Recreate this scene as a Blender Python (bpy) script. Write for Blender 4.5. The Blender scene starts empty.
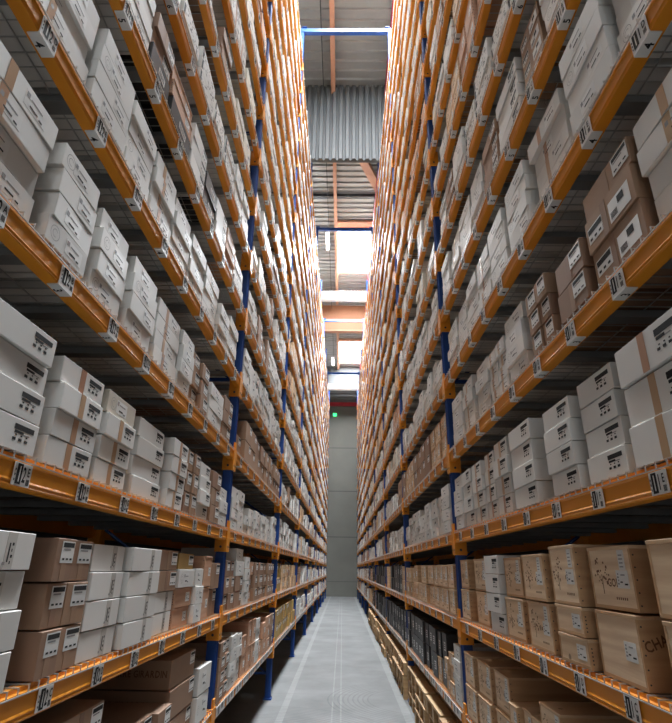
import bpy, bmesh, math, random
from mathutils import Vector, Matrix
random.seed(7)
R = random.Random(11)
scene = bpy.context.scene
C = scene.collection
CAM_Z = 1.612
XL, XR = -0.923, 0.893          # rack faces towards the aisle
U0, BAY = 0.828, 3.606          # first upright and bay length
NB = 9
NMAX = 16
def UY(j): return U0 + BAY * j
def clipz(n):                    # bottom of the beam connector, above the floor
    if n < 0: return CAM_Z - 1.13
    if n == 0: return CAM_Z - 0.512
    return CAM_Z + 0.112 + 0.643 * (n - 1)
def beamz(n): return clipz(n) + 0.088
def deckz(n): return clipz(n) + 0.088 + 0.0965

# ------------------------------------------------------------------ materials
def srgb(r, g, b):
    f = lambda c: (c / 255) / 12.92 if c / 255 <= 0.04045 else (((c / 255) + 0.055) / 1.055) ** 2.4
    return (f(r), f(g), f(b), 1)
class NT:
    def __init__(s, name):
        s.m = bpy.data.materials.new(name); s.m.use_nodes = True
        s.t = s.m.node_tree; s.b = s.t.nodes['Principled BSDF']
    def n(s, kind, **kw):
        nd = s.t.nodes.new(kind)
        for k, v in kw.items():
            if k.startswith('i_'): nd.inputs[k[2:].replace('_', ' ')].default_value = v
            else: setattr(nd, k, v)
        return nd
    def l(s, a, b): s.t.links.new(a, b)
    def math(s, op, a, b=None, clamp=False):
        nd = s.n('ShaderNodeMath', operation=op); nd.use_clamp = clamp
        for i, v in enumerate((a, b)):
            if v is None: continue
            if isinstance(v, (int, float)): nd.inputs[i].default_value = v
            else: s.l(v, nd.inputs[i])
        return nd.outputs[0]
    def mix(s, fac, a, b, blend='MIX'):
        nd = s.n('ShaderNodeMix', data_type='RGBA', blend_type=blend)
        for i, v in ((0, fac), (6, a), (7, b)):
            if isinstance(v, (int, float, tuple)): nd.inputs[i].default_value = v
            else: s.l(v, nd.inputs[i])
        return nd.outputs[2]
def mat(name, col, rough=0.6, metal=0.0, vary=None, noise=None, coat=0.0):
    """vary = second colour reached by a random value per object and per loose piece; noise=(scale, amount) = mottling"""
    k = NT(name); k.b.inputs['Roughness'].default_value = rough; k.b.inputs['Metallic'].default_value = metal
    out = None
    if vary:
        oi = k.n('ShaderNodeObjectInfo'); ge = k.n('ShaderNodeNewGeometry')
        r = k.math('FRACT', k.math('ADD', oi.outputs['Random'], ge.outputs['Random Per Island']))
        out = k.mix(r, col, vary)
    if noise:
        tc = k.n('ShaderNodeTexCoord'); nz = k.n('ShaderNodeTexNoise'); nz.inputs['Scale'].default_value = noise[0]; nz.inputs['Detail'].default_value = 5
        k.l(tc.outputs['Object'], nz.inputs['Vector'])
        mr = k.n('ShaderNodeMapRange'); mr.inputs['From Min'].default_value = .3; mr.inputs['From Max'].default_value = .7
        mr.inputs['To Min'].default_value = 1 - noise[1]; mr.inputs['To Max'].default_value = 1
        k.l(nz.outputs['Fac'], mr.inputs['Value'])
        out = k.mix(1.0, out if out is not None else col, mr.outputs[0], 'MULTIPLY')
    if out is None: k.b.inputs['Base Color'].default_value = col
    else: k.l(out, k.b.inputs['Base Color'])
    return k.m
def wood_mat(name, c1, c2, c3, axis=1):
    k = NT(name); k.b.inputs['Roughness'].default_value = .62
    tc = k.n('ShaderNodeTexCoord'); oi = k.n('ShaderNodeObjectInfo'); ge = k.n('ShaderNodeNewGeometry')
    r = k.math('FRACT', k.math('ADD', oi.outputs['Random'], ge.outputs['Random Per Island']))
    cm = k.n('ShaderNodeCombineXYZ')
    for i in range(3): k.l(k.math('MULTIPLY', r, 9.0 + i * 3), cm.inputs[i])
    ad = k.n('ShaderNodeVectorMath', operation='ADD'); k.l(tc.outputs['Object'], ad.inputs[0]); k.l(cm.outputs[0], ad.inputs[1])
    mp = k.n('ShaderNodeMapping'); sc = [3, 3, 42]; mp.inputs['Scale'].default_value = sc
    k.l(ad.outputs[0], mp.inputs['Vector'])
    nz = k.n('ShaderNodeTexNoise'); nz.inputs['Scale'].default_value = 1.6; nz.inputs['Detail'].default_value = 6; nz.inputs['Distortion'].default_value = 1.2
    k.l(mp.outputs[0], nz.inputs['Vector'])
    wv = k.n('ShaderNodeTexWave', wave_type='BANDS', bands_direction='Z'); wv.inputs['Scale'].default_value = .16; wv.inputs['Distortion'].default_value = 14; wv.inputs['Detail'].default_value = 3; wv.inputs['Detail Scale'].default_value = .7
    k.l(mp.outputs[0], wv.inputs['Vector'])
    base = k.mix(r, c1, c2)
    g = k.mix(k.math('MULTIPLY', wv.outputs['Fac'], .32), base, c3)
    g2 = k.mix(k.math('MULTIPLY', nz.outputs['Fac'], .5), g, c3)
    vo = k.n('ShaderNodeTexVoronoi'); vo.inputs['Scale'].default_value = 7
    k.l(ad.outputs[0], vo.inputs['Vector'])
    knot = k.math('LESS_THAN', vo.outputs['Distance'], .085)
    g3 = k.mix(k.math('MULTIPLY', knot, .7), g2, (.12, .05, .02, 1))
    k.l(g3, k.b.inputs['Base Color'])
    return k.m

M = {}
M['orange'] = mat('orange_enamel', (.80, .29, .011, 1), .5, 0, None, (3, .18))
M['blue'] = mat('blue_enamel', (.006, .055, .26, 1), .4, 0, None, (4, .3))
M['skyblue'] = mat('light_blue_enamel', (.006, .060, .27, 1), .8)
M['wire'] = mat('galvanised_wire', (.5, .5, .49, 1), .4, .5)
M['galv'] = mat('galvanised_steel', (.33, .34, .34, 1), .5, .6, None, (5, .25))
M['white'] = mat('white_cardboard', (.80, .79, .755, 1), .55, 0, (.66, .65, .62, 1), (3, .07))
M['cream'] = mat('cream_cardboard', (.74, .69, .58, 1), .6, 0, (.62, .57, .48, 1), (3, .08))
M['brown'] = mat('brown_cardboard', (.38, .235, .145, 1), .65, 0, (.29, .170, .11, 1), (4, .15))
M['tan'] = mat('tan_cardboard', (.42, .25, .075, 1), .65, 0, (.36, .22, .07, 1), (4, .1))
M['black'] = mat('black_cardboard', (.018, .018, .020, 1), .42, 0, (.035, .034, .036, 1), (4, .2))
M['yellow'] = mat('yellow_cardboard', (.50, .33, .09, 1), .6, 0, (.42, .26, .08, 1), (4, .15))
M['wood'] = wood_mat('pale_pine', (.76, .56, .36, 1), (.68, .47, .28, 1), (.42, .23, .11, 1))
M['endwood'] = wood_mat('lit_pine', (.92, .76, .55, 1), (.86, .67, .45, 1), (.46, .25, .12, 1))  # case fronts coloured paler to carry the light falling on them
M['caseside'] = wood_mat('shaded_pine', (.66, .43, .235, 1), (.58, .36, .19, 1), (.36, .18, .08, 1))  # case sides coloured darker and warmer, imitating shade and bounced orange light
M['pinkwood'] = wood_mat('pink_pine', (.62, .38, .25, 1), (.60, .35, .22, 1), (.42, .22, .13, 1))
M['pallet'] = wood_mat('pallet_pine', (.62, .43, .22, 1), (.45, .27, .12, 1), (.26, .14, .06, 1))
M['ink'] = mat('black_ink', (.006, .006, .007, 1), .8)
M['greyink'] = mat('faded_ink', (.26, .26, .26, 1), .6)
M['burn'] = mat('burnt_mark', (.16, .07, .03, 1), .7)
M['paper'] = mat('paper_label', (.80, .80, .78, 1), .45, 0, (.68, .68, .66, 1))
M['tape'] = mat('brown_tape', (.40, .20, .12, 1), .3, 0, (.52, .35, .20, 1))
M['cleartape'] = mat('clear_tape', (.60, .58, .54, 1), .22)
M['glulam'] = wood_mat('glulam', (.42, .19, .10, 1), (.40, .18, .09, 1), (.30, .12, .06, 1))
M['primer'] = mat('salmon_primer', (.52, .27, .17, 1), .6, 0, None, (2, .1))
M['roofmetal'] = mat('roof_sheet', (.34, .34, .33, 1), .35, .3, None, (1.5, .2))
M['panel'] = mat('curtain_sheet', (.10, .107, .11, 1), .6, .0, None, (1.0, .2))
M['duct'] = mat('white_duct', (.78, .78, .76, 1), .5)
M['red'] = mat('red_pipe', (.30, .012, .02, 1), .4)
M['dark'] = mat('dark_steel', (.03, .03, .035, 1), .5)
def emis(name, col, st):
    k = NT(name); k.b.inputs['Emission Color'].default_value = col; k.b.inputs['Emission Strength'].default_value = st; k.b.inputs['Base Color'].default_value = col
    return k.m
M['lamp'] = emis('lit_tube', (1, .96, .86, 1), 25)
M['skylight'] = emis('skylight_pane', (.90, .96, 1, 1), 5)
M['clearsky'] = emis('clear_skylight_pane', (.93, .97, 1, 1), 6)
M['farsky'] = emis('far_skylight_pane', (.93, .97, 1, 1), 6)
M['exit'] = emis('lit_exit_sign', (.05, 1, .25, 1), 1.6)

def floor_mat():
    k = NT('polished_concrete'); tc = k.n('ShaderNodeTexCoord'); sp = k.n('ShaderNodeSeparateXYZ'); k.l(tc.outputs['Object'], sp.inputs[0])
    x = sp.outputs['X']; y = sp.outputs['Y']
    n1 = k.n('ShaderNodeTexNoise'); n1.inputs['Scale'].default_value = 1.1; n1.inputs['Detail'].default_value = 8; n1.inputs['Roughness'].default_value = .65
    k.l(tc.outputs['Object'], n1.inputs['Vector'])
    base = k.mix(n1.outputs['Fac'], (.075, .078, .08, 1), (.25, .26, .26, 1))
    n2 = k.n('ShaderNodeTexNoise'); n2.inputs['Scale'].default_value = 7; n2.inputs['Detail'].default_value = 6
    k.l(tc.outputs['Object'], n2.inputs['Vector'])
    def band(c, w):
        d = k.math('ABSOLUTE', k.math('SUBTRACT', x, c)); return k.math('LESS_THAN', d, w / 2)
    m = None
    for c, w in ((-.70, .085), (.79, .10), (-.105, .018), (.0, .018)):
        b = band(c, w); m = b if m is None else k.math('MAXIMUM', m, b)
    wear = k.math('MULTIPLY', m, k.math('MULTIPLY', n2.outputs['Fac'], 1.05), True)
    c2 = k.mix(wear, base, (.245, .255, .25, 1))
    # curved tyre scuffs
    v = k.n('ShaderNodeVectorMath', operation='DISTANCE'); k.l(tc.outputs['Object'], v.inputs[0]); v.inputs[1].default_value = (-1.6, 5.6, 0)
    def arcs(cx, cy, ra, rb):
        v = k.n('ShaderNodeVectorMath', operation='DISTANCE'); k.l(tc.outputs['Object'], v.inputs[0]); v.inputs[1].default_value = (cx, cy, 0)
        a = k.math('SINE', k.math('MULTIPLY', v.outputs['Value'], 95)); a = k.math('GREATER_THAN', a, .55)
        r1 = k.math('GREATER_THAN', v.outputs['Value'], ra); r2 = k.math('LESS_THAN', v.outputs['Value'], rb)
        return k.math('MULTIPLY', a, k.math('MULTIPLY', r1, r2))
    s = k.math('MAXIMUM', arcs(-.9, 6.0, .9, 1.7), arcs(1.1, 8.1, .7, 1.3))
    s = k.math('MULTIPLY', s, k.math('MULTIPLY', n2.outputs['Fac'], .5))
    c3 = k.mix(s, c2, (.05, .05, .05, 1))
    yy = k.math('ABSOLUTE', k.math('SUBTRACT', k.math('FRACT', k.math('DIVIDE', y, 5.6)), .5)); j = k.math('LESS_THAN', yy, .0012)
    c4 = k.mix(k.math('MULTIPLY', j, .6), c3, (.12, .12, .12, 1))
    k.l(c4, k.b.inputs['Base Color']); k.b.inputs['Roughness'].default_value = .75; k.b.inputs['Specular IOR Level'].default_value = .25
    return k.m
def wall_mat():
    k = NT('concrete_panels'); tc = k.n('ShaderNodeTexCoord'); sp = k.n('ShaderNodeSeparateXYZ'); k.l(tc.outputs['Object'], sp.inputs[0])
    z = sp.outputs['Z']
    n1 = k.n('ShaderNodeTexNoise'); n1.inputs['Scale'].default_value = .8; n1.inputs['Detail'].default_value = 7
    k.l(tc.outputs['Object'], n1.inputs['Vector'])
    base = k.mix(n1.outputs['Fac'], (.11, .11, .097, 1), (.165, .165, .145, 1))
    for zc, w in ((3.51, .05), (6.4, .05), (9.3, .05), (.86, .025)):
        d = k.math('LESS_THAN', k.math('ABSOLUTE', k.math('SUBTRACT', z, zc)), w / 2)
        base = k.mix(k.math('MULTIPLY', d, .85), base, (.05, .05, .05, 1))
    k.l(base, k.b.inputs['Base Color']); k.b.inputs['Roughness'].default_value = .8
    return k.m
M['floor'] = floor_mat(); M['wall'] = wall_mat()

# ------------------------------------------------------------------ mesh helpers
class MB:
    def __init__(s): s.v = []; s.f = []; s.mi = []; s.mats = []
    def slot(s, m):
        if m not in s.mats: s.mats.append(m)
        return s.mats.index(m)
    def box(s, x0, x1, y0, y1, z0, z1, m):
        b = len(s.v); i = s.slot(m)
        s.v += [(x0, y0, z0), (x1, y0, z0), (x1, y1, z0), (x0, y1, z0), (x0, y0, z1), (x1, y0, z1), (x1, y1, z1), (x0, y1, z1)]
        for q in ((0, 3, 2, 1), (4, 5, 6, 7), (0, 1, 5, 4), (1, 2, 6, 5), (2, 3, 7, 6), (3, 0, 4, 7)):
            s.f.append(tuple(b + a for a in q)); s.mi.append(i)
        return s
    def xbox(s, cx, cy, ang, x0, x1, y0, y1, z0, z1, m):
        b = len(s.v); s.box(x0, x1, y0, y1, z0, z1, m); ca, sa = math.cos(ang), math.sin(ang)
        for q in range(b, len(s.v)):
            x, y, z = s.v[q]; s.v[q] = (cx + ca * x - sa * y, cy + sa * x + ca * y, z)
    def quad(s, pts, m):
        b = len(s.v); s.v += pts; s.f.append(tuple(range(b, b + len(pts)))); s.mi.append(s.slot(m)); return s
    def prism(s, prof, y0, y1, m, axis='y'):
        b = len(s.v); n = len(prof); i = s.slot(m)
        for y in (y0, y1):
            for (p, q) in prof: s.v.append((p, y, q) if axis == 'y' else (y, p, q))
        for k in range(n):
            s.f.append((b + k, b + (k + 1) % n, b + n + (k + 1) % n, b + n + k)); s.mi.append(i)
        s.f.append(tuple(b + k for k in reversed(range(n)))); s.mi.append(i)
        s.f.append(tuple(b + n + k for k in range(n))); s.mi.append(i)
        return s
    def rod(s, a, b_, r, m, n=6):
        a = Vector(a); b_ = Vector(b_); d = (b_ - a).normalized()
        u = d.orthogonal().normalized(); w = d.cross(u); base = len(s.v); i = s.slot(m)
        for p in (a, b_):
            for k in range(n):
                t = 2 * math.pi * (k + .5) / n; s.v.append(tuple(p + (u * math.cos(t) + w * math.sin(t)) * r))
        for k in range(n):
            s.f.append((base + k, base + (k + 1) % n, base + n + (k + 1) % n, base + n + k)); s.mi.append(i)
        s.f.append(tuple(base + k for k in reversed(range(n)))); s.mi.append(i)
        s.f.append(tuple(base + n + k for k in range(n))); s.mi.append(i)
        return s
    def mesh(s, name, fix=True):
        me = bpy.data.meshes.new(name); me.from_pydata(s.v, [], s.f)
        for m in s.mats: me.materials.append(M[m])
        me.polygons.foreach_set('material_index', s.mi)
        if fix:
            bm = bmesh.new(); bm.from_mesh(me); bmesh.ops.recalc_face_normals(bm, faces=bm.faces); bm.to_mesh(me); bm.free()
        me.update(); return me
def link(name, me, parent=None, loc=(0, 0, 0), rz=0.0):
    o = bpy.data.objects.new(name, me); C.objects.link(o); o.location = loc; o.rotation_euler = (0, 0, rz)
    if parent: o.parent = parent
    return o
def tag(o, label=None, cat=None, group=None, kind=None):
    if label: o['label'] = label
    if cat: o['category'] = cat
    if group: o['group'] = group
    if kind: o['kind'] = kind
    return o
def struct(name, mb, **k):
    o = link(name, mb.mesh(name)); o['kind'] = 'structure'; return o
def bevel_mesh(me, w, seg=1):
    bm = bmesh.new(); bm.from_mesh(me)
    bmesh.ops.bevel(bm, geom=[e for e in bm.edges if e.calc_face_angle(0) > 1], offset=w, segments=seg, affect='EDGES', clamp_overlap=True)
    bm.to_mesh(me); bm.free(); return me

# glyphs: filled outlines of characters taken once from Blender's built-in font
GL = {}
def glyph(ch):
    if ch not in GL:
        cu = bpy.data.curves.new('t', 'FONT'); cu.body = ch; cu.size = 1; cu.resolution_u = 2; cu.offset = .022
        o = bpy.data.objects.new('t', cu); C.objects.link(o)
        dg = bpy.context.evaluated_depsgraph_get(); me = o.evaluated_get(dg).to_mesh()
        vs = [tuple(v.co) for v in me.vertices]; fs = [tuple(p.vertices) for p in me.polygons]
        o.evaluated_get(dg).to_mesh_clear(); bpy.data.objects.remove(o)
        w = max([v[0] for v in vs]) + .06 if vs else .3
        GL[ch] = (vs, fs, w)
    return GL[ch]
def text_on(mb, s, org, right, up, size, m, sx=1.0):
    """lay characters flat on the plane spanned by right and up"""
    org = Vector(org); right = Vector(right); up = Vector(up); x = 0; i = mb.slot(m)
    for ch in s:
        vs, fs, w = glyph(ch); b = len(mb.v)
        for v in vs: mb.v.append(tuple(org + right * ((x + v[0]) * size * sx) + up * (v[1] * size)))
        for f in fs: mb.f.append(tuple(b + q for q in f)); mb.mi.append(i)
        x += w
def ring_on(mb, org, right, up, r, t, m, a0=0, a1=360, n=16):
    org = Vector(org); right = Vector(right); up = Vector(up)
    for k in range(n):
        A = [math.radians(a0 + (a1 - a0) * (k + q) / n) for q in (0, 1)]
        P = lambda a, rr: tuple(org + right * (math.cos(a) * rr) + up * (math.sin(a) * rr))
        mb.quad([P(A[0], r), P(A[1], r), P(A[1], r - t), P(A[0], r - t)], m)
EX, EY, EZ = (1, 0, 0), (0, 1, 0), (0, 0, 1)

# ------------------------------------------------------------------ camera
F, TH, YAW, ROLL = 523.72, .3766, -.0161, -.0146
cy_, sy_ = math.cos(YAW), math.sin(YAW); ct, st = math.cos(TH), math.sin(TH); cr, sr = math.cos(ROLL), math.sin(ROLL)
def camv(p):                      # world offset from the camera -> (right, up, depth)
    x, y, z = p; x, y = cy_ * x - sy_ * y, sy_ * x + cy_ * y
    d = ct * y + st * z; u = -st * y + ct * z
    return cr * x - sr * u, sr * x + cr * u, d
def project(p):
    a, b, d = camv((p[0], p[1], p[2] - CAM_Z))
    if d < .05: return None
    return 336 + F * a / d, 361.5 - F * b / d, d
cols = [camv(e) for e in (EX, EY, EZ)]
right = Vector([c[0] for c in cols]); upv = Vector([c[1] for c in cols]); dep = Vector([c[2] for c in cols])
cam = bpy.data.cameras.new('camera'); co = bpy.data.objects.new('camera', cam); C.objects.link(co)
mw = Matrix.Identity(4)
for i in range(3): mw[i][0] = right[i]; mw[i][1] = upv[i]; mw[i][2] = -dep[i]
mw[2][3] = CAM_Z; co.matrix_world = mw
cam.sensor_fit = 'HORIZONTAL'; cam.sensor_width = 36; cam.lens = F / 672 * 36; cam.clip_start = .05; cam.clip_end = 200
scene.camera = co

# ------------------------------------------------------------------ the hall
CEIL = CAM_Z + 13.0
Y0, Y1H, XW = -5.6, 35.55, 3.3
SKY = [(-4.6, -3.2), (3.9, 6.9), (17.9, 21.35), (29.42, 32.95)]  # first two are out of view, placed and sized to light the near bays
SX0, SX1 = -.36, 1.45
struct('floor', MB().box(-XW, XW, Y0, Y1H, -.2, 0, 'floor'))
struct('wall_far', MB().box(-XW, XW, Y1H, Y1H + .3, 0, CEIL + .5, 'wall'))
struct('wall_near', MB().box(-XW, XW, Y0 - .3, Y0, 0, CEIL + .5, 'wall'))
struct('wall_left', MB().box(-XW - .3, -XW, Y0, Y1H, 0, CEIL + .5, 'panel'))
struct('wall_right', MB().box(XW, XW + .3, Y0, Y1H, 0, CEIL + .5, 'panel'))
mb = MB()
def deck_sheet(mb, x0, x1, y0, y1, m='roofmetal', per=.288, h=.09):
    k0 = math.floor((y0 - .06) / per); pts = [(y0, .055)]; y = k0 * per
    while y < y1:
        for dy, z in ((.0, .055), (.022, 0), (.075, 0), (.097, .055)):
            if y0 < y + dy < y1: pts.append((y + dy, z))
        y += per
    pts.append((y1, .055)); b = len(mb.v); i = mb.slot(m)
    for (yy, z) in pts: mb.v += [(x0, yy, CEIL + z), (x1, yy, CEIL + z), (x0, yy, CEIL + .15), (x1, yy, CEIL + .15)]
    for k in range(len(pts) - 1):
        a = b + 4 * k
        mb.f.append((a, a + 1, a + 5, a + 4)); mb.mi.append(i)
        mb.f.append((a + 2, a + 6, a + 7, a + 3)); mb.mi.append(i)
ys = [Y0] + [q for s in SKY for q in s] + [Y1H]
for k in range(0, len(ys), 2): deck_sheet(mb, -XW, XW, ys[k], ys[k + 1])
for (a, b) in SKY: deck_sheet(mb, -XW, SX0, a, b); deck_sheet(mb, SX1, XW, a, b)
o = link('ceiling', mb.mesh('ceiling', fix=False)); o['kind'] = 'structure'
for i, (a, b) in enumerate(SKY):
    mb = MB()
    for (x0, x1, y0, y1) in ((SX0 - .06, SX0, a - .06, b + .06), (SX1, SX1 + .06, a - .06, b + .06), (SX0, SX1, a - .06, a), (SX0, SX1, b, b + .06)):
        mb.box(x0, x1, y0, y1, CEIL - .06, CEIL + .15, 'primer')
    
    w = struct('window_%d' % (i + 1), mb)
    L = bpy.data.lights.new('skylight_daylight', 'AREA'); L.shape = 'RECTANGLE'; L.size = SX1 - SX0 - .02; L.size_y = b - a - .02
    L.energy = math.pi * (SX1 - SX0) * (b - a) * (60, 130, 170, 60)[i]; L.color = (.90, .95, 1.0)
    link('skylight_daylight', L, None, ((SX0 + SX1) / 2, (a + b) / 2, CEIL - .035))
    g = MB(); g.box(SX0, SX1, a, b, CEIL - .03, CEIL - .01, 'skylight' if i < 2 else 'clearsky' if i == 2 else 'farsky'); g.box(SX0, SX1, a + (b - a) * .74, a + (b - a) * .74 + .04, CEIL - .075, CEIL - .04, 'dark'); link('pane', g.mesh('pane'), w)  # third pane's glow past its dark bar stands in for brightly lit deck
# purlins, bracing and cross beams under the roof
mb = MB()
mb.box(-.43, -.31, Y0, 24.2, CEIL - .26, CEIL - .001, 'primer'); mb.box(-.44, -.30, 25.2, 35.4, CEIL - .26, CEIL - .001, 'primer')
struct('trim_1', mb)
mb = MB(); mb.box(-XW, XW, 24.78, 25.0, CAM_Z + 11.56, CEIL - .001, 'glulam'); mb.box(-XW, XW, 24.74, 25.04, CAM_Z + 11.5, CAM_Z + 11.57, 'primer'); struct('trim_2', mb)
mb = MB(); mb.box(-XW, XW, 15.86, 15.98, CEIL - .12, CEIL - .001, 'dark'); struct('trim_3', mb)
mb = MB(); mb.box(SX0, XW, 17.45, 17.75, CEIL - .10, CEIL - .001, 'primer'); mb.box(SX0, XW, 29.05, 29.3, CEIL - .10, CEIL - .001, 'primer'); struct('trim_4', mb)
a, b = Vector((.42, 13.6, CEIL - .2)), Vector((1.7, 16.6, CEIL - .2)); d = (b - a).normalized(); nrm = Vector((d.y, -d.x, 0)) * .14
mb = MB(); i = mb.slot('primer')
P = [a + nrm, b + nrm, b - nrm, a - nrm]
mb.v = [(p.x, p.y, p.z) for p in P] + [(p.x, p.y, p.z + .19) for p in P]
for q in ((0, 1, 2, 3), (4, 7, 6, 5), (0, 4, 5, 1), (1, 5, 6, 2), (2, 6, 7, 3), (3, 7, 4, 0)): mb.f.append(q); mb.mi.append(i)
struct('trim_5', mb)
# hanging corrugated smoke curtain
mb = MB(); i = mb.slot('panel'); pts = []; x = -XW
while x < XW:
    pts += [(x, 0), (x + .02, .06), (x + .11, .06), (x + .13, 0), (x + .148, 0), (x + .151, -.03), (x + .158, -.03), (x + .161, 0)]; x += .182
zb = CAM_Z + 10.31
for (xx, yy) in pts: mb.v += [(xx, 11.2 - yy, zb), (xx, 11.2 - yy, CEIL - .002), (xx, 11.30, zb), (xx, 11.30, CEIL - .002)]
for k in range(len(pts) - 1):
    q = 4 * k
    for f in ((q, q + 4, q + 5, q + 1), (q + 2, q + 3, q + 7, q + 6), (q, q + 2, q + 6, q + 4)): mb.f.append(f); mb.mi.append(i)
tag(link('smoke_curtain', mb.mesh('smoke_curtain', fix=False)), 'grey corrugated metal curtain hanging from the roof across the aisle', 'panel')
# low dark soffit above the far wall
mb = MB()
mb.box(-XW, XW, 33.75, Y1H - .01, CAM_Z + 10.95, CAM_Z + 11.05, 'dark')
for k in range(5): mb.box(-XW, XW, 33.8 + .34 * k, 33.92 + .34 * k, CAM_Z + 10.88, CAM_Z + 10.95, 'panel')
mb.box(-XW, XW, 33.75, 33.8, CAM_Z + 11.05, CEIL - .05, 'panel')
mb.box(-XW, XW, 35.3, 35.42, CAM_Z + 10.62, CAM_Z + 10.88, 'red')
struct('trim_6', mb)

def duct(y, z, r, lab):
    mb = MB(); mb.rod((-XW + .01, y, z), (XW - .01, y, z), r, 'duct', 28); me = mb.mesh('duct')
    for p in me.polygons: p.use_smooth = len(p.vertices) == 4
    o = tag(link('air_duct', me), lab, 'duct', 'white ducts crossing above the aisle')
    mb = MB()
    for x in (-1.9, -.15, 1.6): mb.rod((x - .02, y, z), (x + .02, y, z), r + .012, 'duct', 28)
    mb2 = MB()
    for x in (-1.9, 1.6): mb2.box(x - .012, x + .012, y - .012, y + .012, z + r, CEIL - .002, 'dark')
    link('duct_seam', mb.mesh('duct_seam'), o); link('hanger', mb2.mesh('hanger'), o)
duct(22.05, CAM_Z + 12.05, .25, 'thick white air duct crossing the aisle in front of the brown wooden beam')
duct(33.45, CAM_Z + 11.38, .23, 'white air duct crossing the aisle just before the dark far end')
mb = MB(); mb.rod((1.13, Y0 + .1, CEIL - .35), (1.13, 33.6, CEIL - .35), .045, 'red', 10)
pipe = tag(link('sprinkler_pipe', mb.mesh('sprinkler_pipe')), 'dark red sprinkler pipe running under the roof beside the right rack top', 'pipe')
mb = MB()
for q in range(11): mb.box(1.12, 1.14, -6 + 3.6 * q, -5.98 + 3.6 * q, CEIL - .31, CEIL - .003, 'dark')
link('hanger', mb.mesh('hanger'), pipe)
mb = MB(); mb.rod((-.64, Y0 + .1, CEIL - .2), (-.66, 33.5, CEIL - .2), .012, 'dark', 6)
tag(link('power_cable', mb.mesh('power_cable')), 'thin dark electric cable strung under the roof feeding the hanging lamps', 'cable')
for i, (y, lab) in enumerate(((4.6, 'added tube lamp, out of view above the start of the aisle'), (18.1, 'lit tube lamp hanging left of the large bright skylight'), (31.5, 'lit tube lamp hanging left of the far small skylight'))):  # first lamp is unseen, added to light the near racks
    mb = MB(); mb.box(-.78, -.64, y - .62, y + .62, CAM_Z + 12.44, CAM_Z + 12.52, 'duct'); o = tag(link('tube_lamp', mb.mesh('tube_lamp')), lab, 'lamp', 'hanging tube lamps')
    mb = MB()
    for q in (-.025, .025): mb.rod((-.71 + q, y - .58, CAM_Z + 12.42), (-.71 + q, y + .58, CAM_Z + 12.42), .018, 'lamp', 8)
    link('tube', mb.mesh('tube'), o)
    mb = MB()
    for q in (-.5, .5): mb.box(-.713, -.707, y + q - .003, y + q + .003, CAM_Z + 12.52, CEIL - .002, 'dark')
    L = bpy.data.lights.new('tube_light', 'AREA'); L.shape = 'RECTANGLE'; L.size = .1; L.size_y = 1.16; L.energy = (170, 90, 60)[i]; L.color = (1, .93, .80)
    link('tube_light', L, o, (-.71, y, CAM_Z + 12.39))
    link('suspension_wire', mb.mesh('suspension_wire'), o)
mb = MB(); mb.box(-.72, -.47, Y1H - .09, Y1H - .002, CAM_Z + 9.93, CAM_Z + 10.13, 'exit')
eo = tag(link('exit_sign', mb.mesh('exit_sign')), 'small green lit exit sign high on the far end wall', 'sign')

# ------------------------------------------------------------------ racks
HB = BAY / 2
def beam_mesh(kind):
    """kind: 'plain', 'front' (near bays, tags are separate), 'far' (tags too small to separate), 'low' (row of wide paper strips)"""
    mb = MB(); a, b = -HB + .05, HB - .05
    prof = [(-.045, 0), (-.002, 0), (0, .006), (-.004, .012), (0, .018), (-.004, .024), (-.004, .066), (0, .070), (0, .076), (-.012, .078), (-.012, .091), (-.045, .091)]
    mb.prism(prof, a, b, 'orange')
    for s in (-1, 1):
        y0, y1 = sorted((s * HB, s * (HB - .052)))
        mb.box(-.088, .007, y0, y1, -.088, .093, 'orange')
        mb.box(-.07, .005, min(s * HB, s * (HB - .03)), max(s * HB, s * (HB - .03)), .093, .15, 'orange')
        mb.rod((.006, s * (HB - .025), -.05), (.0085, s * (HB - .025), -.05), .009, 'dark', 8)
        # bolt hole on the side plate
        mb.rod((-.04, s * (HB - .052), -.05), (-.04, s * (HB - .0535), -.05), .010, 'dark', 8)
    if kind == 'far':
        for k in range(9):
            y = -HB + .30 + .38 * k
            mb.box(0, .004, y - .034, y + .034, .006, .068, 'paper'); mb.box(.004, .006, y - .022, y + .004, .012, .062, 'ink'); mb.box(.004, .006, y + .01, y + .022, .03, .07, 'ink')
    if kind == 'low':
        for k in range(9):
            y = -HB + .26 + .38 * k
            mb.box(0, .004, y - .15, y + .15, .008, .072, 'paper'); mb.box(.004, .005, y - .10, y - .05, .016, .064, 'greyink'); mb.box(.004, .005, y + .02, y + .07, .03, .07, 'greyink')
    return mb.mesh('beam_' + kind)
BM = {k: beam_mesh(k) for k in ('plain', 'front', 'far', 'low')}
def deck_mesh():
    mb = MB(); a, b = -HB + .07, HB - .07; n = int((b - a) / .055); r = .0019; zt = .094
    for k in range(n + 1):
        y = a + (b - a) * k / n
        mb.box(-1.03, .0055, y - r, y + r, zt - r, zt + r, 'wire')
        mb.box(.0015, .0055, y - r * .8, y + r * .8, .074, zt - r, 'wire')
    mb.box(.0055, .009, a, b, .072, .0755, 'wire')
    for k in range(10):
        x = -.03 - .11 * k; mb.box(x - r, x + r, a, b, zt - 3 * r, zt - r, 'wire')
    for k in range(9):
        y = a + .12 + (b - a - .24) * k / 8
        mb.box(-1.0, -.047, y - .03, y + .03, .058, .088, 'galv')
    return mb.mesh('wire_deck', fix=False)
DM = deck_mesh()
TOPZ = CAM_Z + 11.05
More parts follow.
